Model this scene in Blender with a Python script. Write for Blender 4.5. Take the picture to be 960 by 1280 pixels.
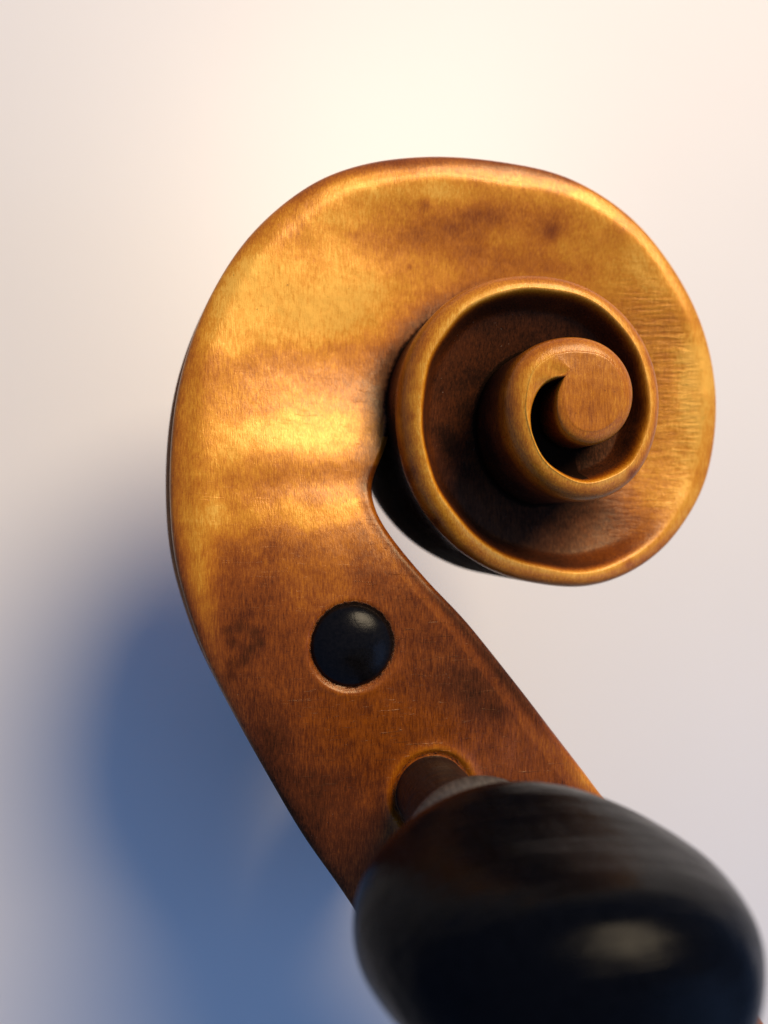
import bpy, math, random
import numpy as np
from mathutils import Matrix, Vector

# ------------------------------------------------------------------ clear
for o in list(bpy.data.objects):
    bpy.data.objects.remove(o, do_unlink=True)
SC = bpy.context.scene
COL = SC.collection
MM = 0.001

# ------------------------------------------------------------------ camera
# object frame: x right, y up, h towards the viewer (all in mm); world = (x, -h, y) * MM
LENS = 26.0
FPX = 1280 * LENS / 36.0
DIST = 72.0                                   # camera to the plane of the pegbox cheek
YAW, PITCH = math.atan((480 - 300) / FPX), math.atan((658 - 640) / FPX)
cam_d = bpy.data.cameras.new('camera')
cam = bpy.data.objects.new('camera', cam_d)
COL.objects.link(cam)
ROT = Matrix.Rotation(-YAW, 4, 'Z') @ Matrix.Rotation(math.pi / 2 + PITCH, 4, 'X')
cam.matrix_world = Matrix.Translation((0, -DIST * MM, 0)) @ ROT
cam_d.lens = LENS
cam_d.sensor_width = 36
cam_d.sensor_fit = 'AUTO'
cam_d.clip_start = 0.002
cam_d.clip_end = 20
cam_d.dof.use_dof = True
cam_d.dof.focus_distance = 0.0715
cam_d.dof.aperture_fstop = 18
SC.camera = cam

# ------------------------------------------------------------------ world and lamps
W = bpy.data.worlds.new('World')
SC.world = W
W.use_nodes = True
bg = W.node_tree.nodes['Background']
bg.inputs['Color'].default_value = (0.24, 0.43, 0.90, 1)
bg.inputs['Strength'].default_value = 0.41


def lamp(name, loc, target, size, power, color):
    d = bpy.data.lights.new(name, 'AREA')
    d.shape = 'DISK'
    d.size = size
    d.energy = power
    d.color = color
    o = bpy.data.objects.new(name, d)
    COL.objects.link(o)
    o.location = loc
    o.rotation_euler = (Vector(target) - Vector(loc)).to_track_quat('-Z', 'Y').to_euler()
    return o


CEN = (0.020, 0, 0.005)
lamp('room_lamp', (0.245, -0.385, 0.345), CEN, 0.32, 4.1, (1.0, 0.795, 0.53))
lamp('window_light', (0.70, -0.55, -0.32), CEN, 0.6, 0.9, (0.24, 0.47, 1.0))

SC.view_settings.view_transform = 'Standard'
SC.view_settings.look = 'None'
SC.view_settings.exposure = 0
SC.view_settings.gamma = 1

R3 = np.array(ROT.to_3x3())


def unproj(u, v, h):
    """pixel of the photograph (960 x 1280) on the plane at height h -> x, y in mm"""
    u, v, h = np.asarray(u, float), np.asarray(v, float), np.asarray(h, float)
    d = np.stack([(u - 480) / FPX, -(v - 640) / FPX, -np.ones_like(u)], -1) @ R3.T
    k = (DIST - h) / d[..., 1]
    return np.stack([d[..., 0] * k, d[..., 2] * k], -1)


def proj(x, y, h):
    p = np.stack([x, DIST - h, y], -1) @ R3
    return 480 + p[..., 0] / -p[..., 2] * FPX, 640 - p[..., 1] / -p[..., 2] * FPX


# ------------------------------------------------------------------ nodes
def mat(name):
    m = bpy.data.materials.new(name)
    m.use_nodes = True
    nt = m.node_tree
    return m, nt, nt.nodes['Principled BSDF']


class NB:
    def __init__(s, nt):
        s.nt = nt

    def new(s, t, **kw):
        n = s.nt.nodes.new(t)
        for k, v in kw.items():
            setattr(n, k, v)
        return n

    def put(s, sock, v):
        if isinstance(v, bpy.types.NodeSocket):
            s.nt.links.new(v, sock)
        else:
            sock.default_value = v

    def math(s, op, a, b=0.0, c=0.0, clamp=False):
        n = s.new('ShaderNodeMath', operation=op, use_clamp=clamp)
        for i, v in enumerate((a, b, c)):
            s.put(n.inputs[i], v)
        return n.outputs[0]

    def coords(s, scale, rot=(0, 0, 0)):
        t = s.new('ShaderNodeTexCoord')
        m = s.new('ShaderNodeMapping')
        m.inputs['Scale'].default_value = [1000 * q for q in scale]
        m.inputs['Rotation'].default_value = rot
        s.nt.links.new(t.outputs['Object'], m.inputs['Vector'])
        return m.outputs[0]

    def noise(s, scale, detail=3, rough=0.5, rot=(0, 0, 0), dist=0.0):
        n = s.new('ShaderNodeTexNoise')
        s.nt.links.new(s.coords(scale, rot), n.inputs['Vector'])
        n.inputs['Scale'].default_value = 1
        n.inputs['Detail'].default_value = detail
        n.inputs['Roughness'].default_value = rough
        n.inputs['Distortion'].default_value = dist
        return n.outputs['Fac']

    def maprange(s, v, a, b, c, d):
        n = s.new('ShaderNodeMapRange')
        for i, q in enumerate((v, a, b, c, d)):
            s.put(n.inputs[i], q)
        return n.outputs[0]

    def ramp(s, fac, stops):
        n = s.new('ShaderNodeValToRGB')
        e = n.color_ramp.elements
        while len(e) < len(stops):
            e.new(0.5)
        for q, (p, c) in zip(e, stops):
            q.position = p
            q.color = (*c, 1)
        s.put(n.inputs[0], fac)
        return n.outputs[0]

    def mix(s, f, a, b):
        n = s.new('ShaderNodeMix', data_type='RGBA')
        s.put(n.inputs[0], f)
        s.put(n.inputs[6], a)
        s.put(n.inputs[7], b)
        return n.outputs[2]

    def bump(s, height, strength, dist_mm, prev=None):
        n = s.new('ShaderNodeBump')
        s.put(n.inputs['Height'], height)
        s.put(n.inputs['Strength'], strength)
        n.inputs['Distance'].default_value = dist_mm * MM
        if prev is not None:
            s.nt.links.new(prev, n.inputs['Normal'])
        return n.outputs[0]


def make_wood():
    m, nt, b = mat('antique_violin_varnish')
    n = NB(nt)
    at = n.new('ShaderNodeAttribute', attribute_name='paint')
    sep = n.new('ShaderNodeSeparateColor')
    nt.links.new(at.outputs['Color'], sep.inputs[0])
    g, grime_shade, wr = sep.outputs
    scr = at.outputs['Alpha']
    # varnish wear: large mottling, flecks of the grain, fine speckle
    big = n.noise((0.35, 0.35, 0.35), 5, 0.55)
    fleck = n.noise((5.5, 5.5, 0.9), 4, 0.6)
    diag = n.noise((9, 9, 1.1), 3, 0.6, rot=(0, math.radians(-62), 0))
    speck = n.noise((7, 7, 7), 3, 0.65)
    flame = n.noise((0.10, 0.3, 0.55), 3, 0.5, dist=0.6)
    f = n.math('MULTIPLY_ADD', n.math('SUBTRACT', big, 0.5), 0.25, g)
    f = n.math('MULTIPLY_ADD', n.math('SUBTRACT', flame, 0.5), 0.15, f)
    f = n.math('MULTIPLY_ADD', n.math('SUBTRACT', fleck, 0.5), 0.38, f)
    f = n.math('MULTIPLY_ADD', n.math('SUBTRACT', diag, 0.5), 0.32, f)
    f = n.math('MULTIPLY_ADD', n.math('SUBTRACT', speck, 0.5), 0.22, f)
    wrk = n.noise((0.35, 0.35, 2.6), 4, 0.6, dist=0.5)
    f = n.math('MULTIPLY_ADD', n.math('MULTIPLY', n.math('SUBTRACT', wrk, 0.5), wr), 0.38, f)
    colr = n.ramp(f, [(0.0, (0.008, 0.004, 0.003)), (0.16, (0.030, 0.010, 0.005)),
                      (0.34, (0.10, 0.022, 0.004)), (0.52, (0.255, 0.062, 0.004)),
                      (0.70, (0.48, 0.150, 0.008)), (0.86, (0.70, 0.285, 0.020)),
                      (1.0, (0.88, 0.47, 0.070))])
    # scattered dark pores and knocks
    pv = n.new('ShaderNodeTexVoronoi', feature='F1')
    nt.links.new(n.coords((0.85, 0.85, 0.6), (0, 0.5, 0)), pv.inputs['Vector'])
    pv.inputs['Scale'].default_value = 1
    pk = n.math('LESS_THAN', n.math('ADD', pv.outputs['Distance'], n.math('MULTIPLY', speck, 0.06)), n.maprange(n.noise((0.4, 0.4, 0.4), 2), 0.42, 0.75, 0.0, 0.13))
    colr = n.mix(n.math('MULTIPLY', pk, 0.4), colr, (0.035, 0.012, 0.005, 1))
    # packed grime and painted recess shade, broken up by noise
    dn = n.noise((2.2, 2.2, 2.2), 5, 0.7)
    dm = n.math('MULTIPLY', n.maprange(n.math('ADD', grime_shade, n.math('MULTIPLY', n.math('SUBTRACT', dn, 0.5), 0.9)),
                                       0.35, 0.62, 0, 1), n.maprange(grime_shade, 0.02, 0.15, 0, 1))
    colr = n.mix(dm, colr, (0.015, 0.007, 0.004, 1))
    # pale dust specks caught in the grime
    ds = n.new('ShaderNodeTexVoronoi', feature='F1')
    nt.links.new(n.coords((2.3, 2.3, 2.3)), ds.inputs['Vector'])
    ds.inputs['Scale'].default_value = 1
    dsz = n.math('LESS_THAN', ds.outputs['Distance'], n.maprange(n.noise((0.9, 0.9, 0.9), 2), 0.45, 0.75, 0.0, 0.10))
    dsz = n.math('MULTIPLY', dsz, n.maprange(g, 0.36, 0.26, 0, 0.8))
    colr = n.mix(dsz, colr, (0.42, 0.33, 0.25, 1))
    # hairline scratches
    sc1 = n.noise((0.30, 0.30, 3.6), 2, 0.45, rot=(0, math.radians(-6), 0), dist=1.3)
    sl = n.math('MULTIPLY', n.maprange(sc1, 0.67, 0.74, 0, 1), scr, clamp=True)
    colr = n.mix(n.math('MULTIPLY', sl, 0.10), colr, (0.42, 0.20, 0.075, 1))
    nt.links.new(colr, b.inputs['Base Color'])
    rg = n.maprange(n.noise((1.2, 1.2, 1.2), 4, 0.6), 0.3, 0.7, 0.25, 0.40)
    rg = n.math('ADD', rg, n.math('MULTIPLY', dm, 0.2))
    rg = n.math('ADD', rg, n.maprange(g, 0.22, 0.42, 0.32, 0.0))
    nt.links.new(rg, b.inputs['Roughness'])
    nt.links.new(n.math('MULTIPLY', n.maprange(f, 0.15, 0.55, 0.06, 0.38), n.math('SUBTRACT', 1.0, n.math('MULTIPLY', dm, 0.8))), b.inputs['Specular IOR Level'])
    nt.links.new(n.maprange(g, 0.3, 0.5, 0.0, 0.20), b.inputs['Coat Weight'])
    fg = n.new('ShaderNodeAttribute', attribute_name='figure')
    nt.links.new(n.math('MULTIPLY', fg.outputs['Fac'], n.maprange(f, 0.45, 0.85, 0.0, 0.13)), b.inputs['Metallic'])
    b.inputs['Specular Tint'].default_value = (1.0, 0.86, 0.58, 1)
    b.inputs['Coat Roughness'].default_value = 0.17
    b.inputs['Coat Tint'].default_value = (1.0, 0.86, 0.62, 1)
    # relief
    nb = n.bump(n.noise((0.30, 0.30, 0.22), 3, 0.4), 0.45, 0.35)
    nb = n.bump(n.noise((9, 9, 1.2), 3, 0.55), 0.45, 0.04, nb)
    nb = n.bump(diag, 0.35, 0.035, nb)
    nb = n.bump(speck, 0.30, 0.03, nb)
    nb = n.bump(n.math('MULTIPLY', wrk, wr), 0.65, 0.30, nb)
    nb = n.bump(sl, 0.9, 0.07, nb)
    nb = n.bump(n.math('SUBTRACT', 1.0, pk), 0.5, 0.05, nb)
    nb = n.bump(n.math('MULTIPLY', dm, dn), 0.8, 0.15, nb)
    nt.links.new(nb, b.inputs['Normal'])
    nt.links.new(nb, b.inputs['Coat Normal'])
    return m


def make_ebony(name, tint, rough, spec=0.055, streak=0.7):
    m, nt, b = mat(name)
    n = NB(nt)
    gr = n.noise((3.5, 0.35, 3.5), 4, 0.6)
    col = n.ramp(gr, [(0.3, tuple(0.6 * t for t in tint)), (0.7, tuple(1.6 * t for t in tint))])
    nt.links.new(col, b.inputs['Base Color'])
    r = n.maprange(n.noise((0.6, 0.6, 0.6), 4, 0.6), 0.3, 0.7, rough - 0.06, rough + 0.08)
    nt.links.new(r, b.inputs['Roughness'])
    b.inputs['Specular IOR Level'].default_value = spec
    nb = n.bump(n.noise((0.35, 0.35, 0.35), 3), 0.35, 0.25)
    nb = n.bump(n.noise((0.05, 0.7, 0.75), 4, 0.55), streak, 0.30, nb)
    nb = n.bump(n.noise((6, 0.8, 6), 4, 0.65), 0.35, 0.03, nb)
    nb = n.bump(n.noise((5, 5, 5), 2), 0.2, 0.03, nb)
    nt.links.new(nb, b.inputs['Normal'])
    return m


def make_wall():
    m, nt, b = mat('satin_white_wall_paint')
    n = NB(nt)
    c = n.ramp(n.noise((0.01, 0.01, 0.01), 3), [(0.3, (0.79, 0.77, 0.735)), (0.7, (0.82, 0.80, 0.765))])
    nt.links.new(c, b.inputs['Base Color'])
    b.inputs['Roughness'].default_value = 0.40
    b.inputs['Specular IOR Level'].default_value = 0.5
    nt.links.new(n.bump(n.noise((0.5, 0.5, 0.5), 3), 0.25, 0.05), b.inputs['Normal'])
    return m


WOOD = make_wood()
EBONY = make_ebony('ebony', (0.0016, 0.0019, 0.0032), 0.23, 0.055, 0.5)
TIP = make_ebony('polished_ebony', (0.004, 0.0035, 0.0035), 0.25, 0.14, 0.12)
SHAFT = make_ebony('worn_peg_shaft', (0.014, 0.009, 0.008), 0.42, 0.3)
COLLAR = make_ebony('dry_ebony_collar', (0.060, 0.048, 0.040), 0.5, 0.4)
WALL = make_wall()


# ------------------------------------------------------------------ mesh helpers
def link_mesh(name, V, F, material, parent=None, paint=None, figure=None, normals=None, smooth=True, origin=(0, 0, 0)):
    """V in object frame mm (x, y, h)"""
    me = bpy.data.meshes.new(name)
    V = np.asarray(V, float)
    P = np.stack([V[:, 0], -V[:, 2], V[:, 1]], -1) * MM - np.asarray(origin)
    me.from_pydata(P.tolist(), [], [tuple(int(i) for i in f) for f in F])
    me.materials.append(material)
    me.polygons.foreach_set('use_smooth', [smooth] * len(me.polygons))
    if paint is not None:
        a = me.attributes.new('paint', 'FLOAT_COLOR', 'POINT')
        a.data.foreach_set('color', np.asarray(paint, np.float32).ravel())
    if figure is not None:
        a = me.attributes.new('figure', 'FLOAT', 'POINT')
        a.data.foreach_set('value', np.asarray(figure, np.float32).ravel())
    me.update()
    if normals is not None:
        me.normals_split_custom_set_from_vertices(np.asarray(normals).tolist())
    o = bpy.data.objects.new(name, me)
    COL.objects.link(o)
    if parent:
        o.parent = parent
    return o


def grid_faces(nr, nc, off=0, flip=False, wrap=False):
    i, j = np.meshgrid(np.arange(nr - 1), np.arange(nc if wrap else nc - 1), indexing='ij')
    a = off + i * nc + j
    b = off + i * nc + (j + 1) % nc
    c = off + (i + 1) * nc + (j + 1) % nc
    d = off + (i + 1) * nc + j
    q = np.stack([a, d, c, b] if flip else [a, b, c, d], -1).reshape(-1, 4)
    return q


def sstep(x, a, b):
    t = np.clip((np.asarray(x, float) - a) / (b - a), 0, 1)
    return t * t * (3 - 2 * t)


def smooth1(a, sig):
    k = int(4 * sig)
    w = np.exp(-0.5 * (np.arange(-k, k + 1) / sig) ** 2)
    w /= w.sum()
    a = np.asarray(a, float)
    if a.ndim == 1:
        # linear extrapolation padding keeps the ends in place
        l = a[0] - (a[1:k + 1] - a[0])[::-1]
        r = a[-1] - (a[-k - 1:-1] - a[-1])[::-1]
        return np.convolve(np.concatenate([l, a, r]), w, 'valid')
    return np.stack([smooth1(a[:, q], sig) for q in range(a.shape[1])], -1)


def catmull(P, n_per):
    P = np.asarray(P, float)
    Q = np.vstack([2 * P[0] - P[1], P, 2 * P[-1] - P[-2]])
    out = []
    for i in range(1, len(Q) - 2):
        p0, p1, p2, p3 = Q[i - 1], Q[i], Q[i + 1], Q[i + 2]
        t = np.linspace(0, 1, n_per, endpoint=False)[:, None]
        out.append(0.5 * ((2 * p1) + (-p0 + p2) * t + (2 * p0 - 5 * p1 + 4 * p2 - p3) * t ** 2
                          + (-p0 + 3 * p1 - 3 * p2 + p3) * t ** 3))
    out.append(P[-1:])
    return np.vstack(out)


# ------------------------------------------------------------------ the carved head: one spiral ribbon
# rim of the near side: (u, v, height of the rim); traced from the foot of the pegbox to the eye
RIM = [(700, 1540, 0.5), (540, 1290, 0.3), (435, 1125, 0), (380, 1047, 0), (330, 962, 0), (290, 890, -.1),
       (255, 820, -.2), (232, 755, -.4), (218, 700, -.7), (212, 640, -1), (212, 570, -1.4), (219, 500, -1.9),
       (235, 435, -2.4), (262, 370, -2.9), (300, 308, -3.3), (345, 261, -3.7), (398, 224, -4),
       (455, 204, -4.3), (510, 196, -4.5), (565, 195, -4.7), (625, 201, -4.9), (690, 214, -5), (742, 237, -5),
       (790, 272, -5), (830, 318, -5), (864, 374, -5), (885, 430, -5), (895, 490, -5), (893, 550, -4.9),
       (881, 605, -4.8), (858, 650, -4.6), (825, 690, -4.4), (780, 720, -4), (730, 734, -3.5), (680, 731, -2.8),
       (628, 719, -2), (577, 690, -1), (546, 659, -.1), (522, 624, .7), (507, 590, 1.3), (499, 550, 1.8),
       (496, 510, 2.2), (500, 470, 2.5), (512, 435, 2.7), (531, 404, 2.9), (557, 377, 3), (590, 356, 3.1),
       (625, 346, 3.2), (660, 343, 3.3), (700, 347, 3.5), (740, 362, 3.7), (775, 388, 3.9), (802, 422, 4.2),
       (818, 460, 4.4), (824, 500, 4.6), (820, 540, 4.8), (809, 574, 5), (791, 601, 5.2), (765, 620, 5.4),
       (735, 628, 5.6), (705, 625, 5.8), (677, 611, 6), (653, 588, 6.2), (636, 560, 6.4), (628, 530, 6.5),
       (626, 500, 6.6), (632, 470, 6.7), (646, 446, 6.8), (668, 429, 6.9), (695, 421, 7), (722, 419, 7),
       (750, 426, 7), (775, 445, 7), (789, 470, 7), (793, 497, 7), (786, 525, 7), (769, 547, 7), (745, 557, 7),
       (721, 552, 7), (704, 538, 7), (696, 516, 7), (697, 493, 7), (704, 475, 7), (713, 461, 7)]
RIM = np.array(RIM, float)
NP = 20
dense = catmull(RIM, NP)
SYM = -12.0
RH = [(0, 1.4), (8, 1.5), (13, 1.4), (17, 1.6), (20, 1.5), (23, 1.2), (30, 1.1), (36, 1.8), (40, 2.6), (50, 2.0), (58, 2.0), (63, 2.6), (67, 2.2), (70, 1.7), (76, 1.5), (79, .8), (82, .12), (83, .03)]
_k = np.arange(len(dense)) / NP
O_ = unproj(dense[:, 0], dense[:, 1], dense[:, 2] - 0.7 * np.interp(_k, *zip(*RH)))
# resample by arc length (finer towards the eye, where the turns are small)
cum = np.concatenate([[0], np.cumsum(np.linalg.norm(np.diff(O_, axis=0), axis=1))])
NR = 1500
tt = np.linspace(0, 1, NR)
sa = tt * cum[-1]
keyi = np.interp(sa, cum, np.arange(len(cum)) / NP)          # position in control-point index
O = np.stack([np.interp(sa, cum, O_[:, 0]), np.interp(sa, cum, O_[:, 1])], -1)
Osm = smooth1(O, 6)
wgt = sstep(keyi, 76, 78)[:, None]
O = Osm * (1 - wgt) + O * wgt
hO = smooth1(np.interp(keyi, np.arange(len(RIM)), RIM[:, 2]), 14)


def key(vals):
    k, v = zip(*vals)
    return smooth1(np.interp(keyi, k, v), 10)


EYE = unproj(745., 489., 7.)
rel = O - EYE
ang = -np.unwrap(np.arctan2(rel[:, 1], rel[:, 0]))            # grows clockwise
rad = np.hypot(rel[:, 0], rel[:, 1])
K_SW = 10.05                                                   # control index where the cheek meets the second turn
sw = int(np.searchsorted(keyi, K_SW))
# inner edge of the ribbon
nxt = ang + 2 * math.pi
vol = np.arange(NR) >= sw
# make the angle monotonic for the lookup
am = np.maximum.accumulate(np.where(vol, ang, -1e9))
am = am + np.arange(NR) * 1e-9
r_n = np.interp(nxt, am[sw:], rad[sw:])
last = int(np.searchsorted(am, am[-1] - 2 * math.pi))          # row whose next turn is the end of the spiral
I = np.zeros_like(O)
dirs = rel / rad[:, None]
I[sw:last] = EYE + dirs[sw:last] * r_n[sw:last, None]
tip = O[-1]
n_last = NR - last
bl = sstep(np.arange(n_last), 0, n_last * 0.18)[:, None]
I[last:] = tip * (1 - bl) + EYE * bl
# front edge of the pegbox, paired with the back edge by control index
FR = [(0, 1130, 1510), (1, 930, 1244), (2, 800, 1058), (3, 742, 979), (4, 690, 911), (5, 640, 846), (6, 586, 779), (7, 537, 727),
      (8, 497, 679), (8.6, 476, 647), (9.0, 467, 622), (9.4, 464, 602), (9.75, 468, 582), (K_SW, 477, 562)]
fr = np.array(FR)
hF = smooth1(np.interp(keyi, [0, 5, 7, 8, 9.2, K_SW, 12], [0, -.2, -.5, -1.0, -2.4, -4.6, -5.2]), 22)
fd = catmull(fr, 30)
fu, fv = np.interp(keyi, fd[:, 0], fd[:, 1]), np.interp(keyi, fd[:, 0], fd[:, 2])
Ip = unproj(fu, fv, hF)
fixk = sstep(keyi, 9.3, K_SW)[:, None]
I[:sw] = Ip[:sw] + fixk[:sw] * (I[sw] - Ip[sw])
_w = smooth1(I, 8)
_b = (sstep(keyi, K_SW - .6, K_SW - .2) * (1 - sstep(keyi, K_SW + .2, K_SW + .6)))[:, None]
I = I * (1 - _b) + _w * _b
# soften the hand-over from the front edge to the foot of the second turn
hI = key([(0, 0), (5, -.2), (8, -.9), (9.2, -2.2), (K_SW, -4.6), (12, -6.0), (16, -6.8), (20, -7.5), (24, -8.2), (27, -8.6),
          (31, -8.4), (33, -7.6), (36, -5.6), (40, -3.2), (45, -1.1), (50, .4), (54, 1.2), (59, 1.6), (63, 1.8),
          (65, 2.2), (83, 2.2)])
KL = keyi[last]
_up = np.interp(keyi, [KL - 2.0, KL - 1.7, KL - 1.4, KL + .5, 83], [0, .5, 1, 1, 1])
hI = hI + (7.0 - hI) * np.where(keyi > KL - 2.6, smooth1(_up, 2), 0)
hI[:sw] = hF[:sw]
blend = smooth1(hI, 5)
hI[sw - 25:sw + 25] = blend[sw - 25:sw + 25]

pb = 1 - sstep(keyi, 8.8, K_SW)                                # 1 on the pegbox, 0 on the volute
eyef = sstep(keyi, KL - .6, KL + .3)
eyes = sstep(keyi, KL - .9, KL - .05)
WD = np.linalg.norm(I - O, axis=1)
rh = key(RH)
rw = key([(0, 1.7), (8, 1.8), (13, 1.7), (15, 1.9), (17, 2.3), (20, 2.3), (23, 1.5), (30, 1.4), (36, 1.6), (40, 1.8), (50, 1.6), (58, 1.6), (63, 1.7), (67, 1.8), (70, 1.6), (76, 1.3), (79, .9), (82, .3), (83, .2)])
wob = np.random.RandomState(7)
rw *= 1 + .06 * np.sin(keyi * 1.9 + 1) * np.sin(keyi * .73)
rw = np.minimum(rw, WD * 0.45)

NW, NRIM, NF, NE = 22, 10, 92, 7
cols = []           # list of (xy, h, kind)
inw = (I - O) / np.maximum(WD, 1e-6)[:, None]
tan = np.gradient(O, axis=0)
tan /= np.linalg.norm(tan, axis=1)[:, None]
nin = np.stack([tan[:, 1], -tan[:, 0]], -1)
sgn = np.sign((nin * inw).sum(1))
nin *= sgn[:, None]
V3, kind = [], []
# wall from the middle plane up to the rim: a spine in the middle, a hollow channel, then the edge
ext = 1 - sstep(keyi, 29, 34)                                   # fluted only where the back is open
for k in range(NW):
    t = k / NW
    h = SYM + (hO - rh - SYM) * t
    d_mm = (h - SYM)
    span = np.maximum(hO - rh - SYM, .1)
    q = d_mm / span
    chan = 0.9 * np.sin(math.pi * np.clip(q, 0, 1)) ** 1.2 - (0.45 + 0.8 * (1 - sstep(keyi, 20, 25))) * np.exp(-(d_mm / 0.9) ** 2)
    off = chan * ext
    xy = O + nin * off[:, None]
    V3.append(np.concatenate([xy, h[:, None]], 1))
    kind.append(np.full(NR, -1 + t))
for k in range(NRIM):
    a = math.pi / 2 * k / NRIM
    w = rw * (1 - math.cos(a))
    h = hO - rh + rh * math.sin(a)
    V3.append(np.concatenate([O + inw * w[:, None], h[:, None]], 1))
    kind.append(np.full(NR, k / NRIM))
pexp = key([(0, 1.0), (8, 1.0), (11, 1.25), (16, 1.25), (24, 1.2), (31, 1.3), (34, 2.0), (40, 2.8), (50, 2.6), (58, 2.6), (63, 3), (67, 2), (70, 1), (83, 1)])
fr_r = 0.9
lipf = sstep(keyi, 30, 34) * (1 - sstep(keyi, KL - 1.0, KL))
lipw = key([(0, .1), (36, .1), (45, .15), (63, .1), (83, .1)])
dropw = key([(0, 2.0), (34, 2.2), (45, 1.7), (58, 1.5), (64, 1.3), (83, 1.2)])
_fr = np.interp(keyi, [KL - 5, KL - 4, KL - 2.5, KL - 1.6, KL - .9, KL, 83], [0, .15, .36, .62, .95, .97, .97])
lipw = np.where(keyi > KL - 5, np.maximum(lipw, (WD - rw) * smooth1(_fr, 4)), lipw)
sag = 0.28 * (1 - np.clip(1.4 * smooth1(_fr, 4), 0, 1))
dropw = np.minimum(dropw, np.maximum((WD - rw - lipw) * .9, .12))
for k in range(NF + 1):
    t = (k / NF)
    wend = WD - pb * fr_r
    w = rw + (wend - rw) * t
    soft = hI + (hO - hI) * np.power(np.maximum(1 - t, 0), pexp)
    # inner turns: a round lip, a steep inner side, then a nearly level floor
    drop = (1 - sag) * sstep(w, rw + lipw, rw + lipw + dropw) + sag * t
    hh = soft * (1 - lipf) + (hO - (hO - hI) * drop) * lipf
    V3.append(np.concatenate([O + inw * w[:, None], hh[:, None]], 1))
    kind.append(np.full(NR, 1 + t))
for k in range(1, NE + 1):
    a = math.pi / 2 * k / NE
    w = WD - pb * fr_r + pb * fr_r * math.sin(a) + (1 - pb) * 0.5 * (k / NE) * (1 - eyes)
    h = hI - fr_r * (1 - math.cos(a)) * pb - (1 - pb) * 0.6 * (k / NE) * (1 - eyes)
    V3.append(np.concatenate([O + inw * w[:, None], h[:, None]], 1))
    kind.append(np.full(NR, 2 + k / NE))
NC = len(V3)
V = np.stack(V3, 1)                                             # NR, NC, 3
KIND = np.stack(kind, 1)
_m = sstep(KIND, 0.25, 0.6) * (1 - sstep(KIND, 1.25, 1.5))
_m = _m * (0.35 + 0.65 * (1 - sstep(keyi, 27, 32)))[:, None]
for _ in range(60):
    sm = V[..., 2].copy()
    sm[:, 1:-1] = .25 * V[:, :-2, 2] + .5 * V[:, 1:-1, 2] + .25 * V[:, 2:, 2]
    V[..., 2] += (sm - V[..., 2]) * _m
# --- local relief on the near cheek: lips of the peg holes, little unevenness of hand work
PEG1 = unproj(441., 808., 0.)
PEG2 = unproj(541., 992., 0.)
X, Y, H = V[..., 0], V[..., 1], V[..., 2]
flat = (KIND > 0.6) & (keyi[:, None] < 12)
r1 = np.hypot(X - PEG1[0], Y - PEG1[1])
r2 = np.hypot(X - PEG2[0], Y - PEG2[1])
lipdir = 0.5 - 0.5 * np.sin(np.arctan2(Y - PEG1[1], X - PEG1[0]) + .5)
H += flat * ((0.03 + 0.13 * lipdir) * np.exp(-((r1 - 4.6) / .45) ** 2) - 0.25 * np.exp(-((r1 - 4.0) / .35) ** 2))
H += flat * (0.15 * np.exp(-((r2 - 4.6) / .6) ** 2) - 0.3 * np.exp(-((r2 - 3.9) / .35) ** 2))
rng = np.random.RandomState(4)
un = np.zeros_like(H)
for _ in range(26):
    fx, fy = rng.normal(0, .28, 2)
    un += rng.uniform(.3, 1) * np.sin(fx * X + fy * Y + rng.uniform(0, 6.28))
H += 0.028 * un * sstep(KIND, 0.0, 1.0)
V[..., 2] = H

# --- paint: varnish wear and grime, plus recess shade and highlights put into the colour
U_, Vp = proj(X, Y, H)
KI = np.broadcast_to(keyi[:, None], KIND.shape)


def blob(cu, cv, ru, rv, rot=0.0):
    c, s = math.cos(math.radians(rot)), math.sin(math.radians(rot))
    du, dv = U_ - cu, Vp - cv
    a, b = (du * c + dv * s) / ru, (-du * s + dv * c) / rv
    return np.exp(-(a * a + b * b))


T = np.clip(KIND - 1, 0, 1)
distW = T * WD[:, None]
to_in = WD[:, None] * (1 - T)                                    # mm to the foot of the next turn
cheek = sstep(KI, 40, 32) * (KIND > 0)
g = np.full(KIND.shape, 0.78)
# first turn and pegbox
g -= 0.34 * sstep(Vp + 14 * np.sin(U_ / 23.) + 10 * np.sin(U_ / 9. + 1), 590, 775) * (KI < 11)
g -= 0.10 * sstep(Vp, 880, 1080) * (KI < 11)
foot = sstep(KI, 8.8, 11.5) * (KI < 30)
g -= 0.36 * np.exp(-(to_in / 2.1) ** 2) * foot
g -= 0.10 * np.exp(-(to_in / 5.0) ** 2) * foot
vw = Vp + 5 * np.sin(U_ / 17.) + 4 * np.sin(U_ / 7.3 + 2) + 0.06 * (U_ - 380)
um = sstep(U_, 215, 290) * (1 - sstep(U_, 430, 500)) * (KI < 16)
for lo, b0, b1, hi_, am_ in ((300, 345, 424, 438, .10), (508, 528, 556, 572, .11), (618, 636, 652, 668, .12), (575, 582, 598, 612, -.03)):
    g += am_ * um * sstep(vw, lo, b0) * (1 - sstep(vw, b1, hi_))
uw = U_ + 6 * np.sin(Vp / 11.) + 0.45 * (Vp - 260)
tm = sstep(Vp, 205, 240) * (1 - sstep(Vp, 300, 345)) * (KI > 12) * (KI < 27)
for lo, b0, b1, hi_, am_ in ((380, 410, 455, 475, .08), (560, 585, 625, 640, -.07), (700, 730, 760, 790, .09)):
    g += am_ * tm * sstep(uw, lo, b0) * (1 - sstep(uw, b1, hi_))
g += 0.14 * blob(440, 375, 120, 45, -5) + 0.14 * blob(560, 240, 150, 16, 4)
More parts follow.
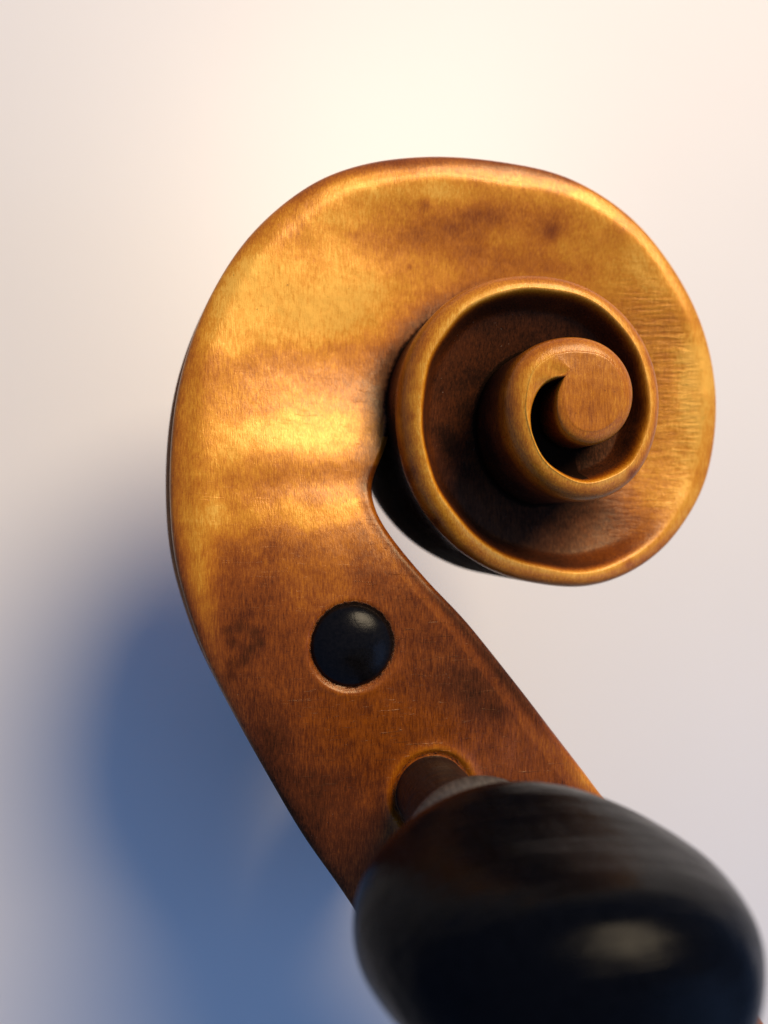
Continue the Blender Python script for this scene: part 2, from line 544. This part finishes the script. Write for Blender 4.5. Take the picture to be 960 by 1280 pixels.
g += 0.34 * blob(872, 480, 24, 60) + 0.14 * blob(805, 330, 50, 36, 45) + 0.09 * blob(265, 640, 22, 140, 8)  # first blob is a painted glint on the right edge
g += 0.10 * blob(310, 335, 40, 60, 35) + 0.10 * blob(860, 630, 20, 40, 20)
g -= 0.05 * blob(400, 462, 130, 26, -4) + 0.15 * blob(550, 285, 100, 22, -18) + 0.13 * blob(690, 285, 60, 26, 10)
g -= 0.03 * blob(380, 612, 130, 22, -3) + 0.08 * blob(560, 210, 110, 9, 2) + 0.10 * blob(640, 325, 90, 16, 8)
g += 0.22 * blob(252, 740, 16, 90, -12) + 0.14 * blob(285, 885, 14, 80, -28) + 0.10 * blob(395, 735, 60, 40)
g -= 0.14 * blob(375, 690, 14, 20) + 0.10 * blob(610, 880, 70, 40, 30) + 0.08 * blob(345, 930, 20, 40)
for cu, cv, r in [(300, 782, 9), (318, 790, 8), (290, 803, 9), (312, 812, 8), (325, 803, 7), (290, 830, 9), (305, 826, 7), (288, 845, 7), (283, 788, 7)]:
    g -= 0.15 * blob(cu, cv, r, r)
g += 0.09 * np.exp(-((r1 - 4.65) / .45) ** 2) * flat * lipdir
g += 0.20 * np.exp(-((r2 - 4.45) / .55) ** 2) * flat
g += 0.12 * blob(640, 930, 90, 45, 20) + 0.14 * blob(735, 975, 25, 20, 40)
g -= 0.17 * sstep(-KIND, -.95, -.1) * (KI < 23) * (KIND > 0)  # rounded rim darkened: shade of its turned-away side put into the colour
# darker, less worn lower half, and the dark line along both edges
g -= 0.01 * sstep(Vp, 640, 800) * (KI < 11)
g -= 0.09 * blob(590, 870, 95, 42, 48) + 0.10 * blob(380, 1010, 60, 70, 40) + 0.08 * blob(330, 900, 30, 60, -20)
front_e = np.where((KIND > 1) & (KI < 9.6), np.exp(-(to_in / .75) ** 2), 0)
g -= 0.22 * front_e * (1 - sstep(Vp, 860, 960))
g += 0.16 * front_e * sstep(Vp, 930, 985)
g -= 0.13 * sstep(KI, 15, 16) * (1 - sstep(KI, 20.5, 22)) * (KIND > 0) * (1 - sstep(KIND, .55, .95))
for cu, cv, rr in [(513, 590, 9), (545, 652, 6), (785, 703, 6), (790, 592, 6), (516, 521, 4), (531, 256, 7), (690, 292, 9), (512, 334, 3), (735, 215, 5)]:
    g -= 0.20 * blob(cu, cv, rr, rr * 1.3, 20) * (KIND > 0)
# front edge of the pegbox, rubbed
g += 0.08 * (KIND > 1.93) * (KI < 9)
# lower half of the first turn: dark fluting with painted shade, bright rim
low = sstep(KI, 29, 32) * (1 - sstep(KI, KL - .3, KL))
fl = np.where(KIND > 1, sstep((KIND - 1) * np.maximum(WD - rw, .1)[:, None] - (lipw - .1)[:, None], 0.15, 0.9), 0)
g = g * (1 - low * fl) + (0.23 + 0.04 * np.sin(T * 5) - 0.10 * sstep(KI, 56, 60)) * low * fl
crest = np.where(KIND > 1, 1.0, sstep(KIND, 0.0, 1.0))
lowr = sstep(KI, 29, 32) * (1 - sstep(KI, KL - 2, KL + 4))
g += lowr * (1 - fl) * (KIND >= 0) * (-0.27 + 0.28 * crest + 0.12 * np.exp(-((KIND - 1.0) / .12) ** 2))  # rubbed rim plus a painted specular line along its crest
side = sstep(KI, 26, 31) * (1 - sstep(KI, 31, 34))
g += 0.18 * side * fl * sstep(T, .8, .2)
# outer walls of the inner turns: worn at the top, varnish, grime and painted shade down in the corner
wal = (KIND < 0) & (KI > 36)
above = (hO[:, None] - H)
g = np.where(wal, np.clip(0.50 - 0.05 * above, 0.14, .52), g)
back = (KIND < 0) & (KI <= 36)
g = np.where(back, 0.46 - 0.22 * sstep(KI, 31, 36), g)
g -= 0.10 * eyef[:, None] * (KIND > 0)
g -= 0.10 * blob(560, 555, 12, 22, -20) * 1.5 * (KI > 36)
# throat and underside of the volute: dark grime, with shade painted in
throat = back & (KI > 33)
grime_shade = np.zeros(KIND.shape)
grime_shade = np.where((KIND < 0) & (KI > 32.5) & (KI < 44), 1.0 * sstep(KI, 32.5, 34.5) * (1 - sstep(KI, 39, 43)) * sstep(above, 1.0, 3.2), grime_shade)
grime_shade += 0.62 * np.exp(-(to_in / 0.50) ** 2) * (KI > 10) * (KI < 64) * (KIND > 0)  # creases darken towards the foot: grime and painted shade together
grime_shade += 0.30 * np.exp(-(to_in / 1.3) ** 2) * (KI > 34) * (KI < 64) * (KIND > 0)
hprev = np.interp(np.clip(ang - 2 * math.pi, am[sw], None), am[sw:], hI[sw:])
grime_shade += 0.7 * wal * sstep(H - hprev[:, None], 2.2, 0.2)
grime_shade += 0.95 * (KI > 59) * (KI < KL) * fl  # cleft floor blackened, its shade put into the colour
grime_shade += (0.45 + .4 * (1 - lipdir)) * np.exp(-((r1 - 4.08) / (.14 + .22 * (1 - lipdir))) ** 2) * flat + 0.5 * np.exp(-((r2 - 3.95) / .2) ** 2) * flat
wrk = sstep(KI, 22.5, 25.5) * (1 - sstep(KI, 30.5, 32.5)) * np.where(KIND > 1, sstep(T, 0.02, .2), 0)
scr = (0.9 * blob(530, 740, 70, 90) + 0.9 * blob(420, 930, 70, 50) + .8 * blob(600, 940, 110, 60)) * flat + .12 * flat
PAINT = np.stack([np.clip(g, 0.02, 1), np.clip(grime_shade, 0, 1), np.clip(wrk, 0, 1), np.clip(scr, 0, 1)], -1)
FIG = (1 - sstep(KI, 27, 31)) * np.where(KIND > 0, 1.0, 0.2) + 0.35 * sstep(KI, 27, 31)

# --- front of the pegbox: cheek edge, hollow, floor
n_pf = int(np.searchsorted(keyi, K_SW))
cav = (1 - sstep(keyi[:n_pf], 4.5, 7.5))
fx = []
e = V[:n_pf, -1]
for hh, dep in ((None, 0), (-2.5, 0), (-4.6, 0), (-5.2, 0.06), (-5.2, .35), (-5.4, .72), (-6.2, .74), (SYM, .74)):
    p = e.copy()
    if hh is not None:
        p[:, 2] = np.minimum(hh, e[:, 2] - .02)
    p[:, :2] = p[:, :2] - inw[:n_pf] * (dep * cav * WD[:n_pf])[:, None]
    fx.append(p)
FV = np.stack(fx, 1)
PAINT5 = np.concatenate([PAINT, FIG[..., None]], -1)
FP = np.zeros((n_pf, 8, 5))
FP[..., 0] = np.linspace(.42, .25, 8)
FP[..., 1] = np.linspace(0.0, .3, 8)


def mirror(a):
    b = a.copy()
    b[..., 2] = 2 * SYM - b[..., 2]
    return b


# assemble everything once to get continuous normals, then hand the faces out to the parts
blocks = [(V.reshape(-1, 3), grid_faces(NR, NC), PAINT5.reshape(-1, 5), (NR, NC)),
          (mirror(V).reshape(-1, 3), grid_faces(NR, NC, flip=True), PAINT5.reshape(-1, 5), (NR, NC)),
          (FV.reshape(-1, 3), grid_faces(n_pf, 8), FP.reshape(-1, 5), (n_pf, 8)),
          (mirror(FV).reshape(-1, 3), grid_faces(n_pf, 8, flip=True), FP.reshape(-1, 5), (n_pf, 8))]


def vert_normals(P, Fq):
    a, b, c, d = (P[Fq[:, i]] for i in range(4))
    n = np.cross(c - a, d - b)
    out = np.zeros_like(P)
    for i in range(4):
        np.add.at(out, Fq[:, i], n)
    return out / np.maximum(np.linalg.norm(out, axis=1), 1e-12)[:, None]


ROWS_EYE = last + int(n_last * 0.05)
base_pt = unproj(700., 1540., 0.)
ORG = np.array([base_pt[0] * MM, -SYM * MM, base_pt[1] * MM])
violin = bpy.data.objects.new('violin', None)
COL.objects.link(violin)
violin.location = ORG
violin.empty_display_size = 0.01
violin['label'] = 'worn amber violin head with carved spiral scroll and black pegs before pale wall'
violin['category'] = 'violin'

parts = {'pegbox': [], 'scroll': [], 'eye': []}
off_acc = {k: 0 for k in parts}
for (P, Fq, PA, (nr, nc)) in blocks:
    Wp = np.stack([P[:, 0], -P[:, 2], P[:, 1]], -1)
    # orientation: make outward
    N = vert_normals(Wp, Fq)
    row = np.arange(nr)
    if nr == NR:
        rngs = {'pegbox': (0, sw), 'scroll': (sw, ROWS_EYE), 'eye': (ROWS_EYE, nr - 1)}
    else:
        rngs = {'pegbox': (0, nr - 1)}
    fr_row = Fq.min(1) // nc
    for k, (a, b) in rngs.items():
        sel = Fq[(fr_row >= a) & (fr_row < b)]
        lo, hi = a * nc, (b + 1) * nc
        parts[k].append((P[lo:hi], sel - lo, PA[lo:hi], N[lo:hi]))


def join(lst):
    Vs, Fs, Ps, Ns, o = [], [], [], [], 0
    for P, Fq, PA, N in lst:
        Vs.append(P)
        Fs.append(Fq + o)
        Ps.append(PA)
        Ns.append(N)
        o += len(P)
    return np.vstack(Vs), np.vstack(Fs), np.vstack(Ps), np.vstack(Ns)


made = {}
for k in ('pegbox', 'scroll', 'eye'):
    v_, f_, p_, n_ = join(parts[k])
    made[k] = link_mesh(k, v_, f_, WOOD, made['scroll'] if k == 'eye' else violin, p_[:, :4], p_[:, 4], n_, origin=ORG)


# ------------------------------------------------------------------ pegs
def lathe(profile, cx, cy, n=96, squash=None):
    """profile: list of (r, h) along the axis; returns V, F in mm"""
    rows = []
    a = np.linspace(0, 2 * math.pi, n, endpoint=False)
    for r, h in profile:
        rows.append(np.stack([cx + r * np.cos(a), cy + r * np.sin(a), np.full(n, float(h))], -1))
    Vv = np.stack(rows, 0)
    return Vv.reshape(-1, 3), grid_faces(len(profile), n, wrap=True)


def grip(cx, cy, h0, sign=1, rot=0.0):
    """flat oval thumb grip: rows along the axis, superellipse sections"""
    #            along, half width, half thickness, exponent
    sec = [(0.0, 3.9, 3.9, 2.0), (0.35, 4.7, 4.5, 2.0), (0.9, 6.6, 5.6, 2.0), (1.8, 8.7, 6.5, 2.0), (3.2, 10.5, 7.0, 2.05),
           (5.2, 11.9, 7.1, 2.1), (7.6, 12.7, 6.9, 2.15), (10.2, 12.8, 6.7, 2.2), (13.0, 12.1, 6.55, 2.2), (15.6, 10.9, 6.4, 2.2),
           (17.8, 9.2, 6.1, 2.1), (19.4, 7.4, 5.3, 2.1), (20.5, 5.2, 3.9, 2.0), (21.0, 3.0, 2.3, 2), (21.15, 0.01, 0.01, 2)]
    sec = catmull(sec, 7)
    n = 140
    a = np.linspace(0, 2 * math.pi, n, endpoint=False)
    ca, sa_ = np.cos(a), np.sin(a)
    rows = []
    cr, sr = math.cos(rot), math.sin(rot)
    for l, hw, ht, p in sec:
        hw, ht = max(hw, .005), max(ht, .005)
        xx = hw * np.sign(ca) * np.abs(ca) ** (2 / p)
        yy = ht * np.sign(sa_) * np.abs(sa_) ** (2 / p)
        # hollow for the thumb on both broad faces
        hol = 0.3 * math.exp(-((l - 11.5) / 5.0) ** 2) * np.exp(-(xx / 6.5) ** 2)
        yy = yy - np.sign(yy) * np.minimum(hol, np.abs(yy) * .5)
        rows.append(np.stack([cx + xx * cr - yy * sr, cy + xx * sr + yy * cr, np.full(n, h0 + sign * l)], -1))
    Vv = np.stack(rows, 0)
    return Vv.reshape(-1, 3), grid_faces(len(rows), n, wrap=True, flip=(sign < 0))


# pegs with their tip towards the viewer: the shaft runs through the box, the grip is on the far side
PEG3 = unproj(655., 1160., 0.)  # unseen third peg, added so its far grip fills the wall shadow
for (x1, y1), rt, lab in ((PEG1, 0.5, 'peg showing only its rounded black tip'), (PEG3, 1.2, 'unseen peg added behind the black oval grip')):
    dome = [(3.9, 2 * SYM - 4), (4.0, -3.0)]
    for k in range(0, 19):
        a = math.pi / 2 * k / 18
        dome.append((4.08 * math.cos(a) + 0.001, -0.65 + 1.75 * math.sin(a)))
    v_, f_ = lathe(dome, x1, y1)
    peg_far = link_mesh('tuning_peg', v_, f_, TIP, violin, origin=ORG)
    peg_far['label'] = lab
    v_, f_ = lathe([(4.2, 2 * SYM - 10), (4.9, 2 * SYM - 10.3), (5.2, 2 * SYM - 11), (4.9, 2 * SYM - 11.7), (4.0, 2 * SYM - 12.2)][::-1], x1, y1)
    link_mesh('collar', v_, f_, COLLAR, peg_far, origin=ORG)
    v_, f_ = lathe([(3.9, 2 * SYM - 12.4), (4.0, 2 * SYM - 3)], x1, y1)
    v2, f2 = grip(x1, y1, 2 * SYM - 12, -1, rt)
    link_mesh('grip', np.vstack([v_, v2]), np.vstack([f_, f2 + len(v_)]), EBONY, peg_far, origin=ORG)

# peg in front: shaft, collar, grip towards the viewer
x2, y2 = PEG2
v_, f_ = lathe([(0.01, 2 * SYM - 1.2), (2.6, 2 * SYM - 1.0), (3.2, 2 * SYM - .4), (3.3, 2 * SYM + 1)] +
               [(3.3 + .62 * k / 10, 2 * SYM + 1 + (11 - 2 * SYM) * k / 10) for k in range(1, 11)] + [(3.9, 14)], x2, y2)
peg = link_mesh('tuning_peg', v_, f_, SHAFT, violin, origin=ORG)
peg['label'] = 'peg with its black oval grip towards the viewer'
GH = 17.0
v_, f_ = lathe([(3.9, GH - 4.6), (4.6, GH - 4.5), (5.6, GH - 4.0), (6.2, GH - 3.6), (6.4, GH - 2.9), (6.1, GH - 2.1), (5.4, GH - 1.5), (4.4, GH - 1.1), (3.9, GH - .6), (3.8, GH + .5)], x2, y2)
link_mesh('collar', v_, f_, COLLAR, peg, origin=ORG)
v_, f_ = grip(x2 + .9, y2 + .9, GH, 1, math.radians(-2))
link_mesh('grip', v_, f_, EBONY, peg, origin=ORG)

# ------------------------------------------------------------------ wall behind
wy = 0.066
wv = np.array([(-1, 0, -1), (1, 0, -1), (1, 0, 1), (-1, 0, 1)], float) * 0.8
me = bpy.data.meshes.new('wall')
me.from_pydata(wv.tolist(), [], [(0, 1, 2, 3)])
me.materials.append(WALL)
wall = bpy.data.objects.new('wall', me)
COL.objects.link(wall)
wall.location = (0.02, wy, 0.0)
wall.rotation_euler = (math.radians(-4.5), 0, math.radians(8))
wall['kind'] = 'structure'
